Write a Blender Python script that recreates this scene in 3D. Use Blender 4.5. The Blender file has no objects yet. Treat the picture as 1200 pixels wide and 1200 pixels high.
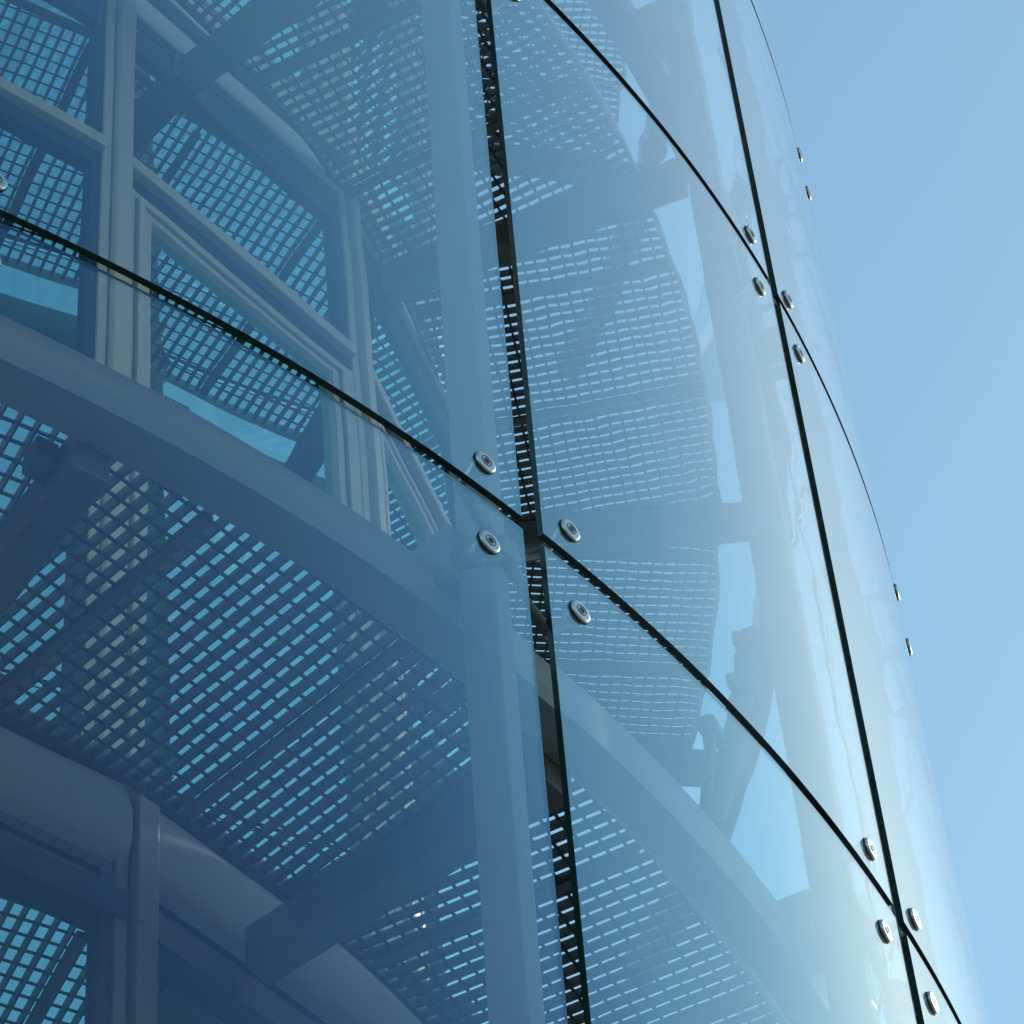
import bpy, bmesh, math, random
from mathutils import Vector, Matrix
random.seed(7)
S = bpy.context.scene
COL = S.collection
R = 5.0            # outer glass radius in metres; most numbers below are in units of R
EYE = 1.6          # camera height
DIST = 1.70946     # camera to building axis, in R
PI = math.pi

# ------------------------------------------------------------------ camera
cam = bpy.data.cameras.new('camera'); camo = bpy.data.objects.new('camera', cam); COL.objects.link(camo)
pitch, roll, yaw = 0.901257, -0.0872668, 0.4589146
F = Vector((math.cos(pitch)*math.sin(yaw), math.cos(pitch)*math.cos(yaw), math.sin(pitch)))
RR = F.cross(Vector((0, 0, 1))).normalized(); UU = RR.cross(F)
R2 = RR*math.cos(roll) + UU*math.sin(roll); U2 = UU*math.cos(roll) - RR*math.sin(roll)
M = Matrix((R2, U2, -F)).transposed().to_4x4(); M.translation = Vector((0, -DIST*R, EYE))
camo.matrix_world = M
cam.sensor_width = 36; cam.lens = 36*4060.467/1200
cam.clip_start = 0.05; cam.clip_end = 5000
S.camera = camo

# ------------------------------------------------------------------ light
SUN_PHI, SUN_EL = math.radians(111), math.radians(39)   # behind the building, to the right
w = bpy.data.worlds.new('World'); S.world = w; w.use_nodes = True
nt = w.node_tree; bg = nt.nodes['Background']
sky = nt.nodes.new('ShaderNodeTexSky'); sky.sky_type = 'NISHITA'; sky.sun_disc = False
sdir = Vector((math.sin(SUN_PHI)*math.cos(SUN_EL), -math.cos(SUN_PHI)*math.cos(SUN_EL), math.sin(SUN_EL)))
sky.sun_elevation = SUN_EL
sky.sun_rotation = math.atan2(sdir.x, sdir.y)
sky.air_density = 1.4; sky.dust_density = 0.35; sky.ozone_density = 4.0
tint = nt.nodes.new('ShaderNodeMix'); tint.data_type = 'RGBA'; tint.blend_type = 'MULTIPLY'; tint.inputs[0].default_value = 1.0
tint.inputs[7].default_value = (.92,1.075,.905,1)      # slightly cyan sky
nt.links.new(sky.outputs[0], tint.inputs[6]); nt.links.new(tint.outputs[2], bg.inputs[0]); bg.inputs[1].default_value = 0.15
sl = bpy.data.lights.new('sun', 'SUN'); sl.energy = 2.4; sl.angle = math.radians(0.5); sl.color = (1, .95, .88)
so = bpy.data.objects.new('sun', sl); COL.objects.link(so)
so.rotation_euler = sdir.to_track_quat('Z', 'Y').to_euler()
S.view_settings.view_transform = 'Standard'; S.view_settings.look = 'None'
S.view_settings.exposure = 0.2; S.view_settings.gamma = 1.0; S.view_settings.use_curve_mapping = False
S.render.engine = 'CYCLES'
cy = S.cycles
cy.max_bounces = 18; cy.transmission_bounces = 16; cy.glossy_bounces = 8; cy.diffuse_bounces = 3; cy.transparent_max_bounces = 24
cy.caustics_refractive = True; cy.caustics_reflective = True; cy.use_denoising = True; cy.sample_clamp_indirect = 8

# ------------------------------------------------------------------ materials
def mat(name):
    m = bpy.data.materials.new(name); m.use_nodes = True
    n = m.node_tree; n.nodes.clear()
    out = n.nodes.new('ShaderNodeOutputMaterial')
    return m, n, out
def node(n, t, **kw):
    o = n.nodes.new(t)
    for k, v in kw.items():
        if k in o.inputs: o.inputs[k].default_value = v
        else: setattr(o, k, v)
    return o
def solid(name, col, rough=.5, metal=0, var=.12, scale=6, bump=0, stretch=None, spec=.5):
    m, n, out = mat(name)
    b = node(n, 'ShaderNodeBsdfPrincipled', Roughness=rough, Metallic=metal)
    b.inputs['Specular IOR Level'].default_value = spec
    tc = n.nodes.new('ShaderNodeTexCoord'); mp = n.nodes.new('ShaderNodeMapping')
    if stretch: mp.inputs['Scale'].default_value = stretch
    n.links.new(tc.outputs['Object'], mp.inputs[0])
    nz = node(n, 'ShaderNodeTexNoise', Scale=scale, Detail=5, Roughness=.6); n.links.new(mp.outputs[0], nz.inputs[0])
    rp = n.nodes.new('ShaderNodeValToRGB')
    rp.color_ramp.elements[0].position = .3; rp.color_ramp.elements[1].position = .7
    rp.color_ramp.elements[0].color = tuple(c*(1-var) for c in col)+(1,)
    rp.color_ramp.elements[1].color = tuple(min(1, c*(1+var)) for c in col)+(1,)
    n.links.new(nz.outputs[0], rp.inputs[0]); n.links.new(rp.outputs[0], b.inputs['Base Color'])
    mr = node(n, 'ShaderNodeMapRange'); mr.inputs[3].default_value = max(.03, rough-.12); mr.inputs[4].default_value = min(1, rough+.12)
    n.links.new(nz.outputs[0], mr.inputs[0]); n.links.new(mr.outputs[0], b.inputs['Roughness'])
    if bump:
        bp = node(n, 'ShaderNodeBump', Strength=.5, Distance=bump); n.links.new(nz.outputs[0], bp.inputs['Height']); n.links.new(bp.outputs[0], b.inputs['Normal'])
    n.links.new(b.outputs[0], out.inputs[0]); return m
def glass(name, off, amp, coated):
    m, n, out = mat(name)
    tc = n.nodes.new('ShaderNodeTexCoord'); mp = n.nodes.new('ShaderNodeMapping'); mp.inputs['Location'].default_value = off
    n.links.new(tc.outputs['Object'], mp.inputs[0])
    nz = node(n, 'ShaderNodeTexNoise', Scale=3.0, Detail=1.0, Roughness=.4); n.links.new(mp.outputs[0], nz.inputs[0])
    bp = node(n, 'ShaderNodeBump', Strength=1.0, Distance=amp); n.links.new(nz.outputs[0], bp.inputs['Height'])
    rf = node(n, 'ShaderNodeBsdfRefraction', Roughness=0.0, IOR=1.5); rf.inputs['Color'].default_value = (.965, .985, .985, 1)
    gl = node(n, 'ShaderNodeBsdfGlossy', Roughness=0.0); gl.inputs['Color'].default_value = (1, 1, 1, 1)
    fr = node(n, 'ShaderNodeFresnel', IOR=1.5)
    for q in (rf, gl, fr): n.links.new(bp.outputs[0], q.inputs['Normal'])
    fac = fr.outputs[0]
    if coated:      # solar-control coating: blue and stronger when seen straight on, neutral at a glancing angle
        fcv = n.nodes.new('ShaderNodeFloatCurve'); cv = fcv.mapping.curves[0]
        for q in COAT[1:-1]: cv.points.new(*q)
        cv.points[0].location = COAT[0]; cv.points[len(cv.points)-1].location = COAT[-1]
        for q in cv.points: q.handle_type = 'VECTOR'
        fcv.mapping.update(); n.links.new(fac, fcv.inputs['Value'])
        rp = n.nodes.new('ShaderNodeValToRGB'); e = rp.color_ramp.elements
        e[0].position = .07; e[0].color = (.13, .47, .97, 1); e[1].position = .32; e[1].color = (1, 1, 1, 1)
        q = e.new(.125); q.color = (.58, .90, 1, 1)
        n.links.new(fac, rp.inputs[0]); n.links.new(rp.outputs[0], gl.inputs['Color']); fac = fcv.outputs[0]
    mx = n.nodes.new('ShaderNodeMixShader'); n.links.new(fac, mx.inputs[0]); n.links.new(rf.outputs[0], mx.inputs[1]); n.links.new(gl.outputs[0], mx.inputs[2])
    sh = mx.outputs[0]
    if coated:      # thin film of dust with rain streaks
        mp2 = n.nodes.new('ShaderNodeMapping'); mp2.inputs['Scale'].default_value = (9, 9, .5); n.links.new(tc.outputs['Object'], mp2.inputs[0])
        n2 = node(n, 'ShaderNodeTexNoise', Scale=1.0, Detail=4.0); n.links.new(mp2.outputs[0], n2.inputs[0])
        m2 = node(n, 'ShaderNodeMapRange'); m2.inputs[1].default_value = .35; m2.inputs[2].default_value = .75; m2.inputs[3].default_value = .003; m2.inputs[4].default_value = .017
        n.links.new(n2.outputs[0], m2.inputs[0])
        df = node(n, 'ShaderNodeBsdfDiffuse'); df.inputs['Color'].default_value = (.6, .6, .58, 1)
        m3 = n.nodes.new('ShaderNodeMixShader'); n.links.new(m2.outputs[0], m3.inputs[0]); n.links.new(sh, m3.inputs[1]); n.links.new(df.outputs[0], m3.inputs[2]); sh = m3.outputs[0]
    n.links.new(sh, out.inputs[0]); return m
COAT = ((0, .05), (.06, .075), (.08, .135), (.12, .36), (.20, .50), (.36, .66), (1, 1))   # Fresnel reflectance -> coated reflectance
MAT = {}
MAT['glass_out'] = glass('glass_outer_face', (0, 0, 0), .00024, True)
MAT['glass_in'] = glass('glass_inner_face', (17, 5, 9), .00024, False)
MAT['glass_edge'] = solid('glass_edge_seal', (.006, .03, .028), .15, 0, .3, 20)
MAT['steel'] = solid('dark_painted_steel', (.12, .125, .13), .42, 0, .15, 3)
MAT['post'] = solid('skylit_painted_steel', (.27, .28, .285), .42, 0, .12, 3)  # same steel paint, lightened for the sky light on posts and ring beam
MAT['galv'] = solid('galvanised_grating_steel', (.11, .105, .10), .45, .5, .25, 25)
MAT['galv_edge'] = solid('skylit_zinc_edge_strip', (.55, .56, .57), .4, .4, .2, 10)  # whitish metal, colour raised for the sky light the edge catches
MAT['alu'] = solid('champagne_aluminium', (.60, .55, .46), .45, .1, .06, 8, stretch=(1, 1, .15))
MAT['gasket'] = solid('dark_gasket', (.018, .03, .05), .5)
MAT['spandrel'] = solid('grey_spandrel_panel', (.16, .175, .19), .6, .0, .08, 2)
MAT['chrome'] = solid('brushed_stainless', (.58, .59, .60), .36, 1, .06, 30)
MAT['rubber'] = solid('black_rubber', (.008, .008, .009), .6)
MAT['concrete'] = solid('concrete', (.33, .33, .32), .85, 0, .12, 2, .004)
MAT['ceiling'] = solid('white_plaster', (.7, .7, .68), .8, 0, .04, 2)
MAT['paving'] = solid('grey_paving', (.13, .13, .13), .85, 0, .2, .8, .01)
def window_mat():
    m, n, out = mat('coated_window_glass')
    gl = node(n, 'ShaderNodeBsdfGlossy', Roughness=.0); gl.inputs['Color'].default_value = (.46, .90, .84, 1)
    tr = n.nodes.new('ShaderNodeBsdfTransparent'); tr.inputs['Color'].default_value = (.35, .62, .66, 1)
    fr = node(n, 'ShaderNodeFresnel', IOR=1.5)
    mr = node(n, 'ShaderNodeMapRange'); mr.inputs[3].default_value = .82; mr.inputs[4].default_value = 1.0
    n.links.new(fr.outputs[0], mr.inputs[0])
    mx = n.nodes.new('ShaderNodeMixShader'); n.links.new(mr.outputs[0], mx.inputs[0])
    tc = n.nodes.new('ShaderNodeTexCoord')
    nz = node(n, 'ShaderNodeTexNoise', Scale=2.2, Detail=1.0); n.links.new(tc.outputs['Object'], nz.inputs[0])
    bp = node(n, 'ShaderNodeBump', Strength=1.0, Distance=.0003); n.links.new(nz.outputs[0], bp.inputs['Height']); n.links.new(bp.outputs[0], gl.inputs['Normal'])
    n.links.new(tr.outputs[0], mx.inputs[1]); n.links.new(gl.outputs[0], mx.inputs[2]); n.links.new(mx.outputs[0], out.inputs[0]); return m
MAT['window'] = window_mat()
def emit(name, col, s):
    m, n, out = mat(name); e = n.nodes.new('ShaderNodeEmission'); e.inputs[0].default_value = col+(1,); e.inputs[1].default_value = s
    n.links.new(e.outputs[0], out.inputs[0]); return m
MAT['bulb'] = emit('lit_bulb', (1, .85, .55), 110)

# ------------------------------------------------------------------ geometry helpers
def P(phi, r, h):            # building coordinates (angle, radius/R, height above eye/R) -> metres
    return Vector((r*math.sin(phi)*R, -r*math.cos(phi)*R, h*R+EYE))
class MB:
    def __init__(s): s.v = []; s.f = []; s.mi = []; s.sm = []
    def hexa(s, p, mi=0):    # 8 points: bottom ring 0-3, top ring 4-7
        b = len(s.v); s.v += [tuple(q) for q in p]
        for q in ((3, 2, 1, 0), (4, 5, 6, 7), (0, 1, 5, 4), (1, 2, 6, 5), (2, 3, 7, 6), (3, 0, 4, 7)):
            s.f.append([b+k for k in q]); s.mi.append(mi); s.sm.append(False)
    def box(s, c, ax, ay, az, mi=0):   # centre and three half-axis vectors
        p = []
        for z in (-1, 1):
            for x, y in ((-1, -1), (1, -1), (1, 1), (-1, 1)): p.append(c+ax*x+ay*y+az*z)
        s.hexa(p, mi)
    def bar(s, a, b, up, w_, h_, mi=0):  # bar from a to b, width w_ and height h_ along up
        d = (b-a); L = d.length; d.normalize(); sd = d.cross(up).normalized(); u = sd.cross(d)
        s.box((a+b)/2, d*L/2, sd*w_/2, u*h_/2, mi)
    def tube(s, pts, rad, n=12, mi=0, cap=True, radii=None):
        b0 = len(s.v); k = len(pts); t0 = (pts[1]-pts[0]).normalized()
        ref = Vector((0, 0, 1)) if abs(t0.z) < .9 else Vector((1, 0, 0))
        for i, p in enumerate(pts):
            t = (pts[min(i+1, k-1)]-pts[max(i-1, 0)]).normalized(); x = t.cross(ref).normalized(); y = t.cross(x)
            rr = radii[i] if radii else rad
            for j in range(n):
                a = 2*PI*j/n; s.v.append(tuple(p+x*rr*math.cos(a)+y*rr*math.sin(a)))
        for i in range(k-1):
            for j in range(n):
                s.f.append([b0+i*n+j, b0+i*n+(j+1) % n, b0+(i+1)*n+(j+1) % n, b0+(i+1)*n+j]); s.mi.append(mi); s.sm.append(True)
        if cap:
            s.f.append([b0+j for j in range(n)][::-1]); s.mi.append(mi); s.sm.append(False)
            s.f.append([b0+(k-1)*n+j for j in range(n)]); s.mi.append(mi); s.sm.append(False)
    def arc(s, r0, r1, h0, h1, a0, a1, n=24, mi=0):  # curved box
        for i in range(n):
            p, q = a0+(a1-a0)*i/n, a0+(a1-a0)*(i+1)/n
            b = len(s.v)
            s.v += [tuple(P(t, r, h)) for t in (p, q) for r, h in ((r0, h0), (r1, h0), (r1, h1), (r0, h1))]
            for f in ((0, 1, 5, 4), (1, 2, 6, 5), (2, 3, 7, 6), (3, 0, 4, 7)): s.f.append([b+k for k in f]); s.mi.append(mi); s.sm.append(False)
            if i == 0: s.f.append([b+k for k in (3, 2, 1, 0)]); s.mi.append(mi); s.sm.append(False)
            if i == n-1: s.f.append([b+k for k in (4, 5, 6, 7)]); s.mi.append(mi); s.sm.append(False)
    def build(s, name, mats, parent=None, bevel=0, origin=None, fix=True):
        me = bpy.data.meshes.new(name); o0 = origin or Vector((0, 0, 0))
        me.from_pydata([tuple(Vector(v)-o0) for v in s.v], [], s.f)
        mats = mats if isinstance(mats, list) else [mats]
        for m in mats: me.materials.append(m)
        for i, p in enumerate(me.polygons): p.material_index = s.mi[i]; p.use_smooth = s.sm[i]
        if fix:
            bm = bmesh.new(); bm.from_mesh(me); bmesh.ops.recalc_face_normals(bm, faces=bm.faces); bm.to_mesh(me); bm.free()
        o = bpy.data.objects.new(name, me); COL.objects.link(o)
        if parent: o.parent = parent
        if not parent or origin: o.location = o0 - (parent.location if parent else Vector())
        if bevel:
            b = o.modifiers.new('bevel', 'BEVEL'); b.width = bevel; b.segments = 2; b.limit_method = 'ANGLE'
        return o
def tag(o, label=None, cat=None, group=None, kind=None):
    for k, v in (('label', label), ('category', cat), ('group', group), ('kind', kind)):
        if v: o[k] = v
    return o
def thing(name, loc, label, cat, group=None):
    o = bpy.data.objects.new(name, None); COL.objects.link(o); o.location = loc; o.empty_display_size = .1
    return tag(o, label, cat, group)
def part(mb, name, m, root, bevel=0):   # mesh in world coordinates, re-based on its thing
    return mb.build(name, m, root, bevel, origin=root.location.copy())

# ------------------------------------------------------------------ the place
J0, DJ = 0.41241, 0.287873            # first vertical glass joint and the panel angle
H1, DH = 1.10916, 0.502472            # first horizontal glass joint and the panel height
JP = [J0+DJ*k for k in range(-2, 6)]
RAD0 = 0.505                          # azimuth of the radial beams, one per bay
L1, DL = 1.110, 0.815                 # grating level and storey height

g = MB(); g.v = [(-400, -400, 0), (400, -400, 0), (400, 400, 0), (-400, 400, 0)]; g.f = [[0, 1, 2, 3]]; g.mi = [0]; g.sm = [False]
tag(g.build('ground', MAT['paving']), kind='structure')

ORD = ('first', 'second', 'third', 'fourth', 'fifth')
# ---- inner facade: flat window bays that lean slightly inwards
RK = {-2: .70, -1: .700, 0: .705, 1: .728, 2: .733, 3: .733, 4: .733}
def FK(k, h): return RK[k]-.03*(h-1.716)+(.026 if h < 1.1678 else 0)   # the lower storey stands a little proud
def FP(k, t, h, out=0.0):    # point on the facet between mullion k and k+1: t 0..1, out = offset outwards in metres
    a, b = P(J0+DJ*k, FK(k, h), h), P(J0+DJ*(k+1), FK(k+1, h), h)
    d = (b-a).normalized(); nrm = Vector((d.y, -d.x, 0))
    return a.lerp(b, t)+nrm*out
def flen(k): return (FP(k, 1, 1.7)-FP(k, 0, 1.7)).length
def fbox(mb, k, t0, t1, h0, h1, o0, o1, mi=0):   # box on the facet, t in metres from the left mullion
    L = flen(k); t0 /= L; t1 /= L
    mb.hexa([FP(k, t0, h0, o1), FP(k, t1, h0, o1), FP(k, t1, h0, o0), FP(k, t0, h0, o0), FP(k, t0, h1, o1), FP(k, t1, h1, o1), FP(k, t1, h1, o0), FP(k, t0, h1, o0)], mi)

BAYNAME = {-1: 'left edge of the picture', 0: 'bay left of the wide vertical joint', 1: 'bay beside the left steel post', 2: 'far bay behind the left steel post'}
def window_unit(k, base, label, fm='alu'):
    # base = top of the spandrel; window up to the transom, upper light above it
    sill, tr, head = base, base+.557, base+.765
    c = FP(k, .5, base)
    t = thing('window_unit', c, label, 'window', 'inner facade windows')
    L = flen(k)
    fr = MB()
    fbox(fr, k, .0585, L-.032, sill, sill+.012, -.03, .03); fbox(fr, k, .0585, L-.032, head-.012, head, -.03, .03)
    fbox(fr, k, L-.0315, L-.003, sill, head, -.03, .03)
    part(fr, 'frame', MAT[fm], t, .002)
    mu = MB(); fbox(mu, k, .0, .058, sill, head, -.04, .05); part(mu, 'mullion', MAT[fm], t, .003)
    tb = MB(); fbox(tb, k, .0585, L-.032, tr-.005, tr+.006, -.02, .05); part(tb, 'transom', MAT[fm], t, .003)
    gk = MB(); fbox(gk, k, .0585, L-.032, tr-.020, tr-.0055, -.03, .02)
    fbox(gk, k, .0585, .07, tr+.0065, head-.0125, -.02, .02); fbox(gk, k, L-.062, L-.032, tr+.0065, head-.0125, -.02, .02)
    fbox(gk, k, .0705, L-.0625, head-.03, head-.0125, -.02, .02)
    if k == -1: fbox(gk, k, L-.062, L-.032, sill+.0125, tr-.0205, -.03, .02)
    part(gk, 'gasket', MAT['gasket'], t)
    up = MB(); fbox(up, k, .06, L-.04, tr, head-.005, -.012, -.004); part(up, 'pane', MAT['window'], t)
    if k == -1:
        lo = MB(); fbox(lo, k, .06, L-.04, sill+.005, tr, -.012, -.004); part(lo, 'pane', MAT['window'], t)
    else:
        # opening sash with stepped frame and dark shadow gaps
        sa = MB(); x0, x1, y0, y1 = .0585, L-.0325, sill+.0125, tr-.0205
        for (a, wd, o) in ((0, .030, .028), (.038, .022, .040), (.068, .026, .030)):
            hv = a/R; wv = wd/R
            fbox(sa, k, x0+a, x0+a+wd, y0+hv, y1-hv, -.01, o); fbox(sa, k, x1-a-wd, x1-a, y0+hv, y1-hv, -.01, o)
            fbox(sa, k, x0+a+wd, x1-a-wd, y1-hv-wv, y1-hv, -.01, o-.002); fbox(sa, k, x0+a+wd, x1-a-wd, y0+hv, y0+hv+wv, -.01, o-.002)
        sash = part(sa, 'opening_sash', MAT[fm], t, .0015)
        sg = MB()
        for a in (.030, .060):
            hv = a/R; wv = .008/R
            fbox(sg, k, x0+a, x0+a+.008, y0+hv, y1-hv, -.012, .0); fbox(sg, k, x1-a-.008, x1-a, y0+hv, y1-hv, -.012, .0)
            fbox(sg, k, x0+a+.008, x1-a-.008, y1-hv-wv, y1-hv, -.012, .001); fbox(sg, k, x0+a+.008, x1-a-.008, y0+hv, y0+hv+wv, -.012, .001)
        o = part(sg, 'seal', MAT['gasket'], t); o.parent = sash; o.location = (0, 0, 0)
        lo = MB(); fbox(lo, k, x0+.09, x1-.09, y0+.016, y1-.016, -.006, .002); o = part(lo, 'pane', MAT['window'], t); o.parent = sash; o.location = (0, 0, 0)
    return t
def spandrel(k, h0, h1, label, flat):
    t = thing('spandrel_panel', FP(k, .5, h0), label, 'wall panel', 'spandrels of the inner facade')
    L = flen(k)
    if flat:
        for y0, y1, o, nm, m in ((0, .036, .015, 'dark_band', 'gasket'), (.0363, .064, .03, 'panel', 'alu'), (.0643, .080, .012, 'dark_band', 'gasket'), (.0803, .1072, .045, 'upper_rail', 'alu')):
            a = MB(); fbox(a, k, .0585, L-.003, h0+y0, h0+y1, -.05, o); part(a, nm, MAT[m], t, .002)
        e = MB(); fbox(e, k, .0, .058, h0, h1, -.05, .052); part(e, 'cover_strip', MAT['alu'], t, .003)
        return t
    a = MB(); N = 14; y0, y1 = h0+.018, h1-.006; t0, t1 = .0585/L, (L-.003)/L
    for q in range(N+1):
        f = q/N; o = -.03+.075*math.sin(PI*f)**.8; h = y0+(y1-y0)*f
        a.v += [tuple(FP(k, t0, h, o)), tuple(FP(k, t1, h, o))]
        if q:
            b = len(a.v); a.f.append([b-4, b-3, b-1, b-2]); a.mi.append(0); a.sm.append(True)
    prof = [(-.03+.075*math.sin(PI*q/N)**.8, y0+(y1-y0)*q/N) for q in range(N+1)]
    for tt in (t0, t1):                                      # flat ends with their own vertices
        b = len(a.v); a.v += [tuple(FP(k, tt, h, o)) for o, h in prof]+[tuple(FP(k, tt, y1, -.05)), tuple(FP(k, tt, y0, -.05))]
        a.f.append(list(range(b, len(a.v)))); a.mi.append(0); a.sm.append(False)
    b = len(a.v)
    a.v += [tuple(FP(k, t0, y0, -.05)), tuple(FP(k, t1, y0, -.05)), tuple(FP(k, t1, y1, -.05)), tuple(FP(k, t0, y1, -.05)), tuple(FP(k, t0, y0, -.03)), tuple(FP(k, t1, y0, -.03)), tuple(FP(k, t1, y1, -.03)), tuple(FP(k, t0, y1, -.03))]
    for f in ((0, 1, 2, 3), (0, 1, 5, 4), (3, 2, 6, 7)): a.f.append([b+q for q in f]); a.mi.append(0); a.sm.append(False)
    part(a, 'panel', MAT['spandrel'], t)
    b = MB(); fbox(b, k, .0585, L-.003, h0, h0+.0175, -.05, .035); part(b, 'lower_rail', MAT['gasket'], t, .002)
    d = MB(); fbox(d, k, .0585, L-.003, h1-.0055, h1-.0005, -.05, .02); part(d, 'upper_rail', MAT['steel'], t, .002)
    e = MB(); fbox(e, k, .0, .058, h0, h1, -.05, .052); part(e, 'cover_strip', MAT['steel'], t, .003)

WL = {(-1, 0): 'dark window below the lower walkway at the lower left corner', (0, 0): 'dark window below the lower walkway right of the grey post strip',
      (-1, 1): 'window with plain panes at the upper left edge above the ring beam', (0, 1): 'window with stepped beige sash right of the broad beige mullion',
      (1, 1): 'steep window strip with beige bars just left of the left steel post', (2, 1): 'window mostly hidden behind the left steel post',
      (0, 2): 'window above the upper walkway left of its grating', (1, 2): 'window above the upper walkway beside the post top', (-1, 2): 'window above the upper left window'}
SPL = {(-1, 0): 'shaded rounded spandrel at the left edge under the lower grating', (0, 0): 'rounded grey spandrel under the inner edge of the lower grating', (1, 0): 'grey spandrel at the bottom edge below the lower radial beam',
       (0, 1): 'banded beige and dark spandrel above the window with the stepped beige sash', (1, 1): 'banded beige and dark spandrel above the steep window strip', (-1, 1): 'banded beige and dark spandrel above the upper left window', (2, 1): 'banded spandrel far behind the left steel post'}
for k in (-1, 0, 1, 2, 3):
    for lev in (0, 1, 2):
        b = L1+DL*(lev-1)+.058
        window_unit(k, b, WL.get((k, lev), 'window of the %s storey in the %s bay counted from the left edge' % (('lower', 'middle', 'upper')[lev], ORD[k+1])), 'steel' if lev == 0 else 'alu')  # lower frames take the dark steel colour for the shade under the grating
    for lev in (0, 1, 2):
        h0 = L1+DL*lev-.05
        spandrel(k, h0, h0+.1075, SPL.get((k, lev), '%s spandrel of the inner facade in the %s bay counted from the left edge' % (('lower rounded', 'upper banded', 'topmost banded')[lev], ORD[k+1])), lev > 0)

# ---- interior: slabs and core wall seen through the windows
for lev, lab in ((0, 'white ceiling slab of the lower storey'), (1, 'white ceiling slab behind the upper left windows'), (2, 'white ceiling slab at the top')):
    s = MB(); h = L1+DL*lev
    s.arc(.30, .66, h-.04, h+.04, J0-DJ*1.9, J0+DJ*3.9, 30); tag(s.build('floor_slab', MAT['ceiling']), lab, 'floor slab', 'floor slabs')
s = MB(); s.arc(.28, .2995, -EYE/R, 3.0, 0, 2*PI, 48); tag(s.build('core_wall', MAT['concrete']), 'round concrete core wall in the dark rooms behind the windows', 'wall')

# ---- gratings
def radaz(k): return RAD0+DJ*k+{-1: .015, 2: .03}.get(k, 0)
def grating(bay, lev, label, r_out, r_in, theta):
    a0, a1 = radaz(bay-1)+.002, radaz(bay)-.002
    h = L1+DL*lev-.0035
    t = thing('walkway_grating', P((a0+a1)/2, (r_in+r_out)/2, h), label, 'grating', 'steel walkway gratings')
    u = Vector((math.sin(theta), -math.cos(theta), 0)); v = Vector((math.cos(theta), math.sin(theta), 0))
    z = Vector((0, 0, 1)); zc = h*R+EYE
    pt = lambda s_, t_, dz=0: u*(t_*R)+v*(s_*R)+Vector((0, 0, zc+dz))
    bars = MB(); pitch, dep = .0077, (.039 if bay < 1 else (.029 if lev == 0 else .034))
    ri, ro = r_in+.003, r_out-.003
    i0 = -60
    sup = []
    for i in range(-60, 61):
        s_ = (i+.5)*pitch
        if abs(s_) >= ro: continue
        t1 = math.sqrt(ro*ro-s_*s_); t0 = math.sqrt(max(0, ri*ri-s_*s_))
        lim = s_/math.tan(a1-theta) if s_ > 0 else -s_/math.tan(theta-a0)
        t0 = max(t0, lim)
        if t1-t0 < .006: continue
        bars.box(pt(s_, (t0+t1)/2), u*((t1-t0)*R/2), v*.0022, z*dep/2)
    part(bars, 'bearing_bars', MAT['galv'], t)
    rods = MB(); rp = .0086
    for j in range(40, 118):
        t_ = j*rp
        if t_ >= ro: break
        smax = min(math.sqrt(ro*ro-t_*t_), t_*math.tan(a1-theta)); smin = max(-math.sqrt(ro*ro-t_*t_), -t_*math.tan(theta-a0))
        ints = [(smin, smax)]
        if t_ < ri:
            q = math.sqrt(ri*ri-t_*t_); ints = [(smin, -q), (q, smax)]
        for a, b in ints:
            if b-a > .004:
                rods.bar(pt(a, t_, .012), pt(b, t_, .012), Vector((1, 0, 1)), .006, .006)
    part(rods, 'cross_rods', MAT['galv'], t)
    ed = MB(); hh = .020/R
    ed.arc(r_out-.0028, r_out, h-hh, h+hh, a0, a1, 10); part(ed, 'outer_edge_strip', MAT['galv_edge'], t)
    ei = MB(); ei.arc(r_in, r_in+.0028, h-hh, h+hh, a0, a1, 10)
    for a in (a0, a1):
        d = Vector((math.sin(a), -math.cos(a), 0)); sg = .004 if a == a0 else -.004
        off = Vector((math.cos(a), math.sin(a), 0))*sg
        ei.bar(P(a, r_in+.003, h)+off, P(a, r_out-.003, h)+off, z, .006, .038)
    part(ei, 'edge_frame', MAT['galv'], t)
    sb = MB()
    for s_ in (0.0, -.105):
        t0 = ri; lim = abs(s_)/math.tan((a1-theta) if s_ > 0 else (theta-a0)) if s_ else 0
        t0 = max(math.sqrt(ri*ri-s_*s_), lim)+.004; t1 = math.sqrt(ro*ro-s_*s_)-.002
        if t1-t0 > .03: sb.box(pt(s_, (t0+t1)/2, -.0275), u*((t1-t0)*R/2), v*.013, z*.011)
    part(sb, 'support_bars', MAT['steel'], t)
GL = {(3, 2): 'topmost grating glimpsed past the upper grating at the top', (-1, 0): 'lower grating at the left edge, left of the thick dark beam', (0, 0): 'large lower grating with teal holes under the ring beam at left', (1, 0): 'lower grating at the bottom crossed by the wide vertical joint', (2, 0): 'lower grating at the bottom right beyond the bright edge',
      (0, 1): 'upper grating at the top left corner seen beside the windows', (1, 1): 'upper grating at the top crossed by the left steel post', (2, 1): 'upper grating in mid picture between the two right radial beams', (3, 1): 'upper grating under the lowest right radial beam', (-1, 1): 'upper grating at far left above the windows'}
for lev, ro, ri in ((0, .928, .785), (1, .905, .725), (2, .905, .70)):
    for bay in (-1, 0, 1, 2, 3):
        th = J0+DJ*bay
        grating(bay, lev, GL.get((bay, lev), 'walkway grating of the %s level, %s bay from the left edge' % (('lower', 'upper', 'topmost')[lev], ORD[bay+1])), ro, ri, th)

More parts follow.
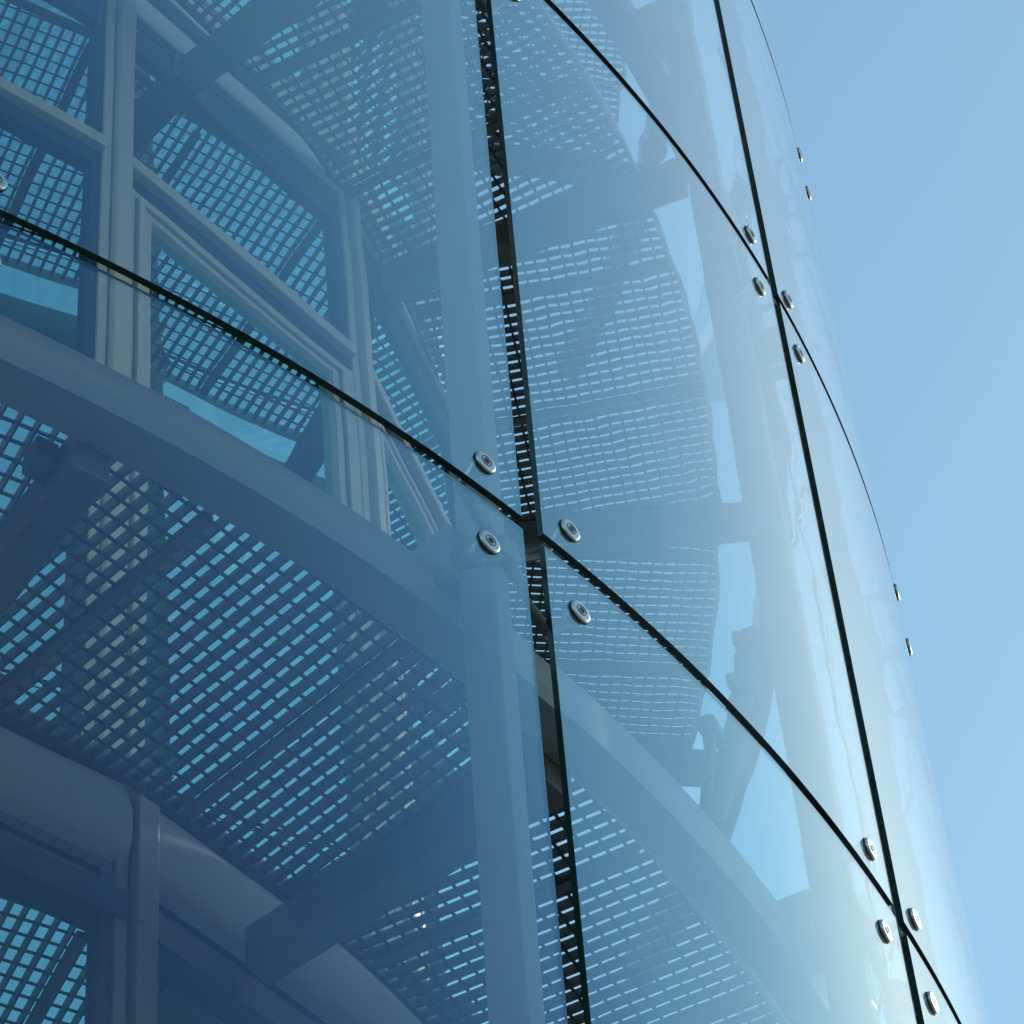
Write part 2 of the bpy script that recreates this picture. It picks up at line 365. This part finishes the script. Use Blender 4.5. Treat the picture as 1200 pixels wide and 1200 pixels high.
# ---- radial beams
def radial(k, lev, label):
    a = radaz(k); h = L1+DL*lev-.025
    ri = FK(max(-2, min(3, k)), h)+(.013 if lev == 0 else .004)
    t = thing('radial_beam', P(a, .94, h), label, 'beam', 'radial beams')
    z = Vector((0, 0, 1)); u = Vector((math.sin(a), -math.cos(a), 0)); v = Vector((math.cos(a), math.sin(a), 0))
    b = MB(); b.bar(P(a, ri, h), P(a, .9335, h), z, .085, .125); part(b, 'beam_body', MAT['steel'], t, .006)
    e = MB()
    if lev: e.box(P(a, ri+.0012, h)-u*.006, u*.006, v*.075, z*.09); part(e, 'end_plate', MAT['steel'], t, .002)
    for s in ((-1,) if k == -1 else ()):
        c = MB(); c.box(P(a, .916, h+.006)+v*(s*.068), u*.028, v*.025, z*.035); part(c, 'cleat', MAT['steel'], t, .003)
RLB = {(-1, 0): 'thick dark radial beam meeting the ring beam at the left edge', (0, 0): 'deep radial beam below the lower grating running behind the left steel post', (0, 1): 'dark radial beam crossing the windows at the top left', (1, 1): 'radial beam joining the right steel post to the windows near the top', (2, 1): 'short radial beam at mid height left of the right steel post', (1, 0): 'radial beam under the lower grating at the bottom right'}
for lev in (0, 1, 2):
    for k in (-1, 0, 1, 2, 3):
        radial(k, lev, RLB.get((k, lev), 'radial beam under the %s walkway, %s one from the left edge' % (('lower', 'upper', 'topmost')[lev], ORD[k+1])))

# ---- ring beams
for lev, lab in ((0, 'curved steel ring beam sweeping from the left edge to the bottom right'), (1, 'curved steel ring beam at the top behind the right post'), (2, 'curved steel ring beam above the picture top')):
    h = L1+DL*lev
    t = thing('ring_beam', P(J0, .948, h), lab, 'beam', 'curved ring beams')
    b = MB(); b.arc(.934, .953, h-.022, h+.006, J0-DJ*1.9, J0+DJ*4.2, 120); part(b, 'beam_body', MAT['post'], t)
    for k in range(-1, 4):
        a = J0+DJ*k
        q = MB(); u = Vector((math.sin(a), -math.cos(a), 0)); v = Vector((math.cos(a), math.sin(a), 0))
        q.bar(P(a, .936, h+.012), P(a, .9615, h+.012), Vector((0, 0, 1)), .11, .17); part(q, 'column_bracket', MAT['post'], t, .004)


# ---- steel posts
CL = {-1: 'steel post at far left outside the ring beam', 0: 'left steel post running the full height beside the wide vertical joint', 1: 'right steel post beside the narrow vertical joint', 2: 'third steel post seen at a glancing angle near the glass outline', 3: 'fourth steel post round the back of the curve'}
for k in (-1, 0, 1, 2, 3):
    a = J0+DJ*k
    t = thing('steel_post', P(a, .969, -EYE/R), CL[k], 'column', 'steel posts')
    u = Vector((math.sin(a), -math.cos(a), 0)); v = Vector((math.cos(a), math.sin(a), 0))
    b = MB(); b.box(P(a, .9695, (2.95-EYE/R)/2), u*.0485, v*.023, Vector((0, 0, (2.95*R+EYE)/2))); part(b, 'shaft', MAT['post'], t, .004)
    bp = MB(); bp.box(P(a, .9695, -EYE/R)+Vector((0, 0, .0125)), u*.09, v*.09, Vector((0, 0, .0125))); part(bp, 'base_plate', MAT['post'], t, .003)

# ---- braces with clamps between post and ring beam
def brace(k, lev, label):
    a = J0+DJ*k; h = L1+DL*lev
    t = thing('brace', P(a-.1, .945, h+.006), label, 'brace', 'bent braces')
    u = Vector((math.sin(a), -math.cos(a), 0)); v = Vector((math.cos(a), math.sin(a), 0))
    A, B, C_ = P(a-.008, .953, h+.215), P(a-.040, .950, h+.10), P(a-.094, .947, h+.007)
    pts = []
    for i in range(11):
        q = i/10; pts.append(A*(1-q)**2+B*2*q*(1-q)+C_*q*q)
    b = MB()
    b.tube(pts, .034, 14); part(b, 'tube', MAT['steel'], t)
    for i in (1, 3):
        d = (pts[i+1]-pts[i-1]).normalized(); sd = d.cross(u).normalized()
        c = MB(); c.tube([pts[i]-d*.012, pts[i]+d*.010], .0375, 14); c.bar(pts[i], pts[i]-v*.075, Vector((0, 0, 1)), .022, .016); c.tube([pts[i]-v*.075+Vector((0, 0, -.012)), pts[i]-v*.075+Vector((0, 0, .025))], .011, 8)
        part(c, 'clamp', MAT['steel'], t, .002)
    d = MB(); e0, e1 = pts[9]-v*.03, pts[6]-v*.11
    d.tube([e0, e0.lerp(e1, .5), e1], .014, 10); d.tube([e1-v*.03, e1+v*.03], .026, 12); d.tube([e1, pts[6]], .009, 8); part(d, 'side_arm', MAT['steel'], t)
    e = MB(); e.tube([e1+Vector((0, 0, .02)), e1-v*.02+Vector((0, 0, -.12)), e0-v*.02+Vector((0, 0, -.01))], .006, 8); part(e, 'cable', MAT['rubber'], t)
for k, lev, lab in ((1, 0, 'bent tubular brace with clamps beside the right post above the ring beam'), (1, 1, 'bent tubular brace with clamps near the top, behind the upper horizontal joint'), (2, 0, 'dim bent brace beside the third post, right of the narrow joint'), (2, 1, 'dim bent brace by the third post near the glass outline')):
    brace(k, lev, lab)

# ---- outer glass skin
GAPV, GAPH, THK = .0064, .0042, .003
def glass_panel(i, j, label):
    a0, a1 = JP[i]+GAPV, JP[i+1]-GAPV
    h0, h1 = H1+DH*(j-1)+GAPH, H1+DH*j-GAPH
    t = thing('glass_panel', P((a0+a1)/2, 1, h0), label, 'glass panel', 'curved glass panels of the outer skin')
    m = MB(); n = 40
    def sheet(r, mi, flip):
        b = len(m.v)
        for q in range(n+1):
            a = a0+(a1-a0)*q/n
            m.v.append(tuple(P(a, r, h0))); m.v.append(tuple(P(a, r, h1)))
        for q in range(n):
            f = [b+2*q, b+2*q+2, b+2*q+3, b+2*q+1]
            m.f.append(f[::-1] if flip else f); m.mi.append(mi); m.sm.append(True)
    sheet(1.0, 0, False); sheet(1.0-THK, 1, True)
    # rim
    for q in range(n):
        p, s_ = a0+(a1-a0)*q/n, a0+(a1-a0)*(q+1)/n
        for h, fl in ((h0, 0), (h1, 1)):
            b = len(m.v); m.v += [tuple(P(p, 1, h)), tuple(P(p, 1-THK, h)), tuple(P(s_, 1-THK, h)), tuple(P(s_, 1, h))]
            f = [b, b+1, b+2, b+3]; m.f.append(f[::-1] if fl else f); m.mi.append(2); m.sm.append(False)
    for a, fl in ((a0, 0), (a1, 1)):
        b = len(m.v); m.v += [tuple(P(a, 1, h0)), tuple(P(a, 1, h1)), tuple(P(a, 1-THK, h1)), tuple(P(a, 1-THK, h0))]
        f = [b, b+1, b+2, b+3]; m.f.append(f[::-1] if fl else f); m.mi.append(2); m.sm.append(False)
    return m.build('pane', [MAT['glass_out'], MAT['glass_in'], MAT['glass_edge']], t, origin=t.location.copy(), fix=False)
BN = {0: 'far left', 1: 'left of the wide vertical joint', 2: 'between the two vertical joints', 3: 'right of the narrow vertical joint', 4: 'round the back beyond the outline', 5: 'at the back of the curve'}
RN = {-1: 'at the foot of the skin', 0: 'below the lower horizontal joint', 1: 'between the two horizontal joints', 2: 'above the upper horizontal joint', 3: 'near the roof'}
for i in range(0, 6):
    for j in (0, 1, 2, 3):
        glass_panel(i, j, 'curved blue glass panel %s, %s' % (BN[i], RN[j]))

# ---- spider fittings at the glass crossings
def spider(i, j, label):
    a, h = JP[i], H1+DH*(j-1)
    t = thing('spider_fitting', P(a, .985, h), label, 'glass fitting', 'four-point glass fittings')
    zz = Vector((0, 0, 1))
    hub = MB(); hub.bar(P(a, .978, h), P(a, .986, h), zz, .05, .06); part(hub, 'hub', MAT['steel'], t, .006)
    for da, dh in ((-.0272, .0215), (-.0285, -.032), (.0235, .0205), (.0243, -.032)):
        b = a+da; hh = h+dh
        u = Vector((math.sin(b), -math.cos(b), 0)); c = P(b, 1, hh)
        arm = MB(); c2 = P(b, .984, hh)
        arm.tube([P(a, .982, h), P(a+da*.5, .981, h+dh*.5), c2], .012, 10, radii=[.016, .012, .013]); part(arm, 'arm', MAT['steel'], t)
        st = MB(); st.tube([P(b, .982, hh), P(b, .990, hh), P(b, .9967, hh)], .01, 16, radii=[.010, .012, .027]); part(st, 'stand_off', MAT['chrome'], t)
        gk = MB(); gk.tube([c+u*.0002, c+u*.0016], .0292, 28); part(gk, 'washer', MAT['rubber'], t)
        d = MB(); d.tube([c+u*.0016, c+u*.006, c+u*.0086, c+u*.0094], .027, 32, radii=[.0275, .0275, .0255, .022])
        disc = part(d, 'disc', MAT['chrome'], t)
        q = MB(); q.tube([c+u*.0092, c+u*.0099], .0075, 16); o = part(q, 'screw_socket', MAT['rubber'], t); o.parent = disc; o.location = (0, 0, 0)
        q = MB(); n = 28
        pts = [c+u*.0096 + (Vector((math.cos(b), math.sin(b), 0))*math.cos(2*PI*s/n)+zz*math.sin(2*PI*s/n))*.0135 for s in range(n+1)]
        q.tube(pts, .0011, 6, cap=False); o = part(q, 'groove', MAT['gasket'], t); o.parent = disc; o.location = (0, 0, 0)
SN = {(2, 1): 'four disc glass fitting at the central crossing on the wide joint', (3, 2): 'four disc glass fitting at the upper crossing on the narrow joint', (3, 1): 'four disc glass fitting at the lower right crossing on the narrow joint',
      (2, 2): 'glass fitting at the top edge on the wide joint', (4, 2): 'edge-on glass fitting on the outline at mid height', (4, 3): 'edge-on glass fitting on the outline near the top', (3, 3): 'glass fitting above the picture on the narrow joint', (4, 1): 'edge-on glass fitting on the outline low down'}
for i in (1, 2, 3, 4):
    for j in (1, 2, 3):
        spider(i, j, SN.get((i, j), 'glass fitting at the %s, at the %s level of horizontal joints' % (('far left edge', 'wide vertical joint', 'narrow vertical joint', 'back of the curve')[i-1], ('lowest', 'middle', 'highest')[j-1])))

# ---- bulb lamp in the upper left room
c = P(.42, .60, 1.846)
t = thing('pendant_lamp', c, 'cluster lamp with small glowing bulbs inside the left window', 'lamp')
b = MB(); b.tube([c, c+Vector((0, 0, .23))], .004, 8); b.tube([c-Vector((0, 0, .03)), c+Vector((0, 0, .03))], .03, 12); part(b, 'stem', MAT['chrome'], t)
for q in range(9):
    a = q*2.4; d = Vector((math.cos(a)*.07, math.sin(a)*.07, (q % 4-1.5)*.05))
    e = MB(); e.tube([c+d+Vector((0, 0, z)) for z in (-.012, -.006, .006, .012)], .01, 10, radii=[.004, .01, .01, .004]); part(e, 'bulb', MAT['bulb'], t)
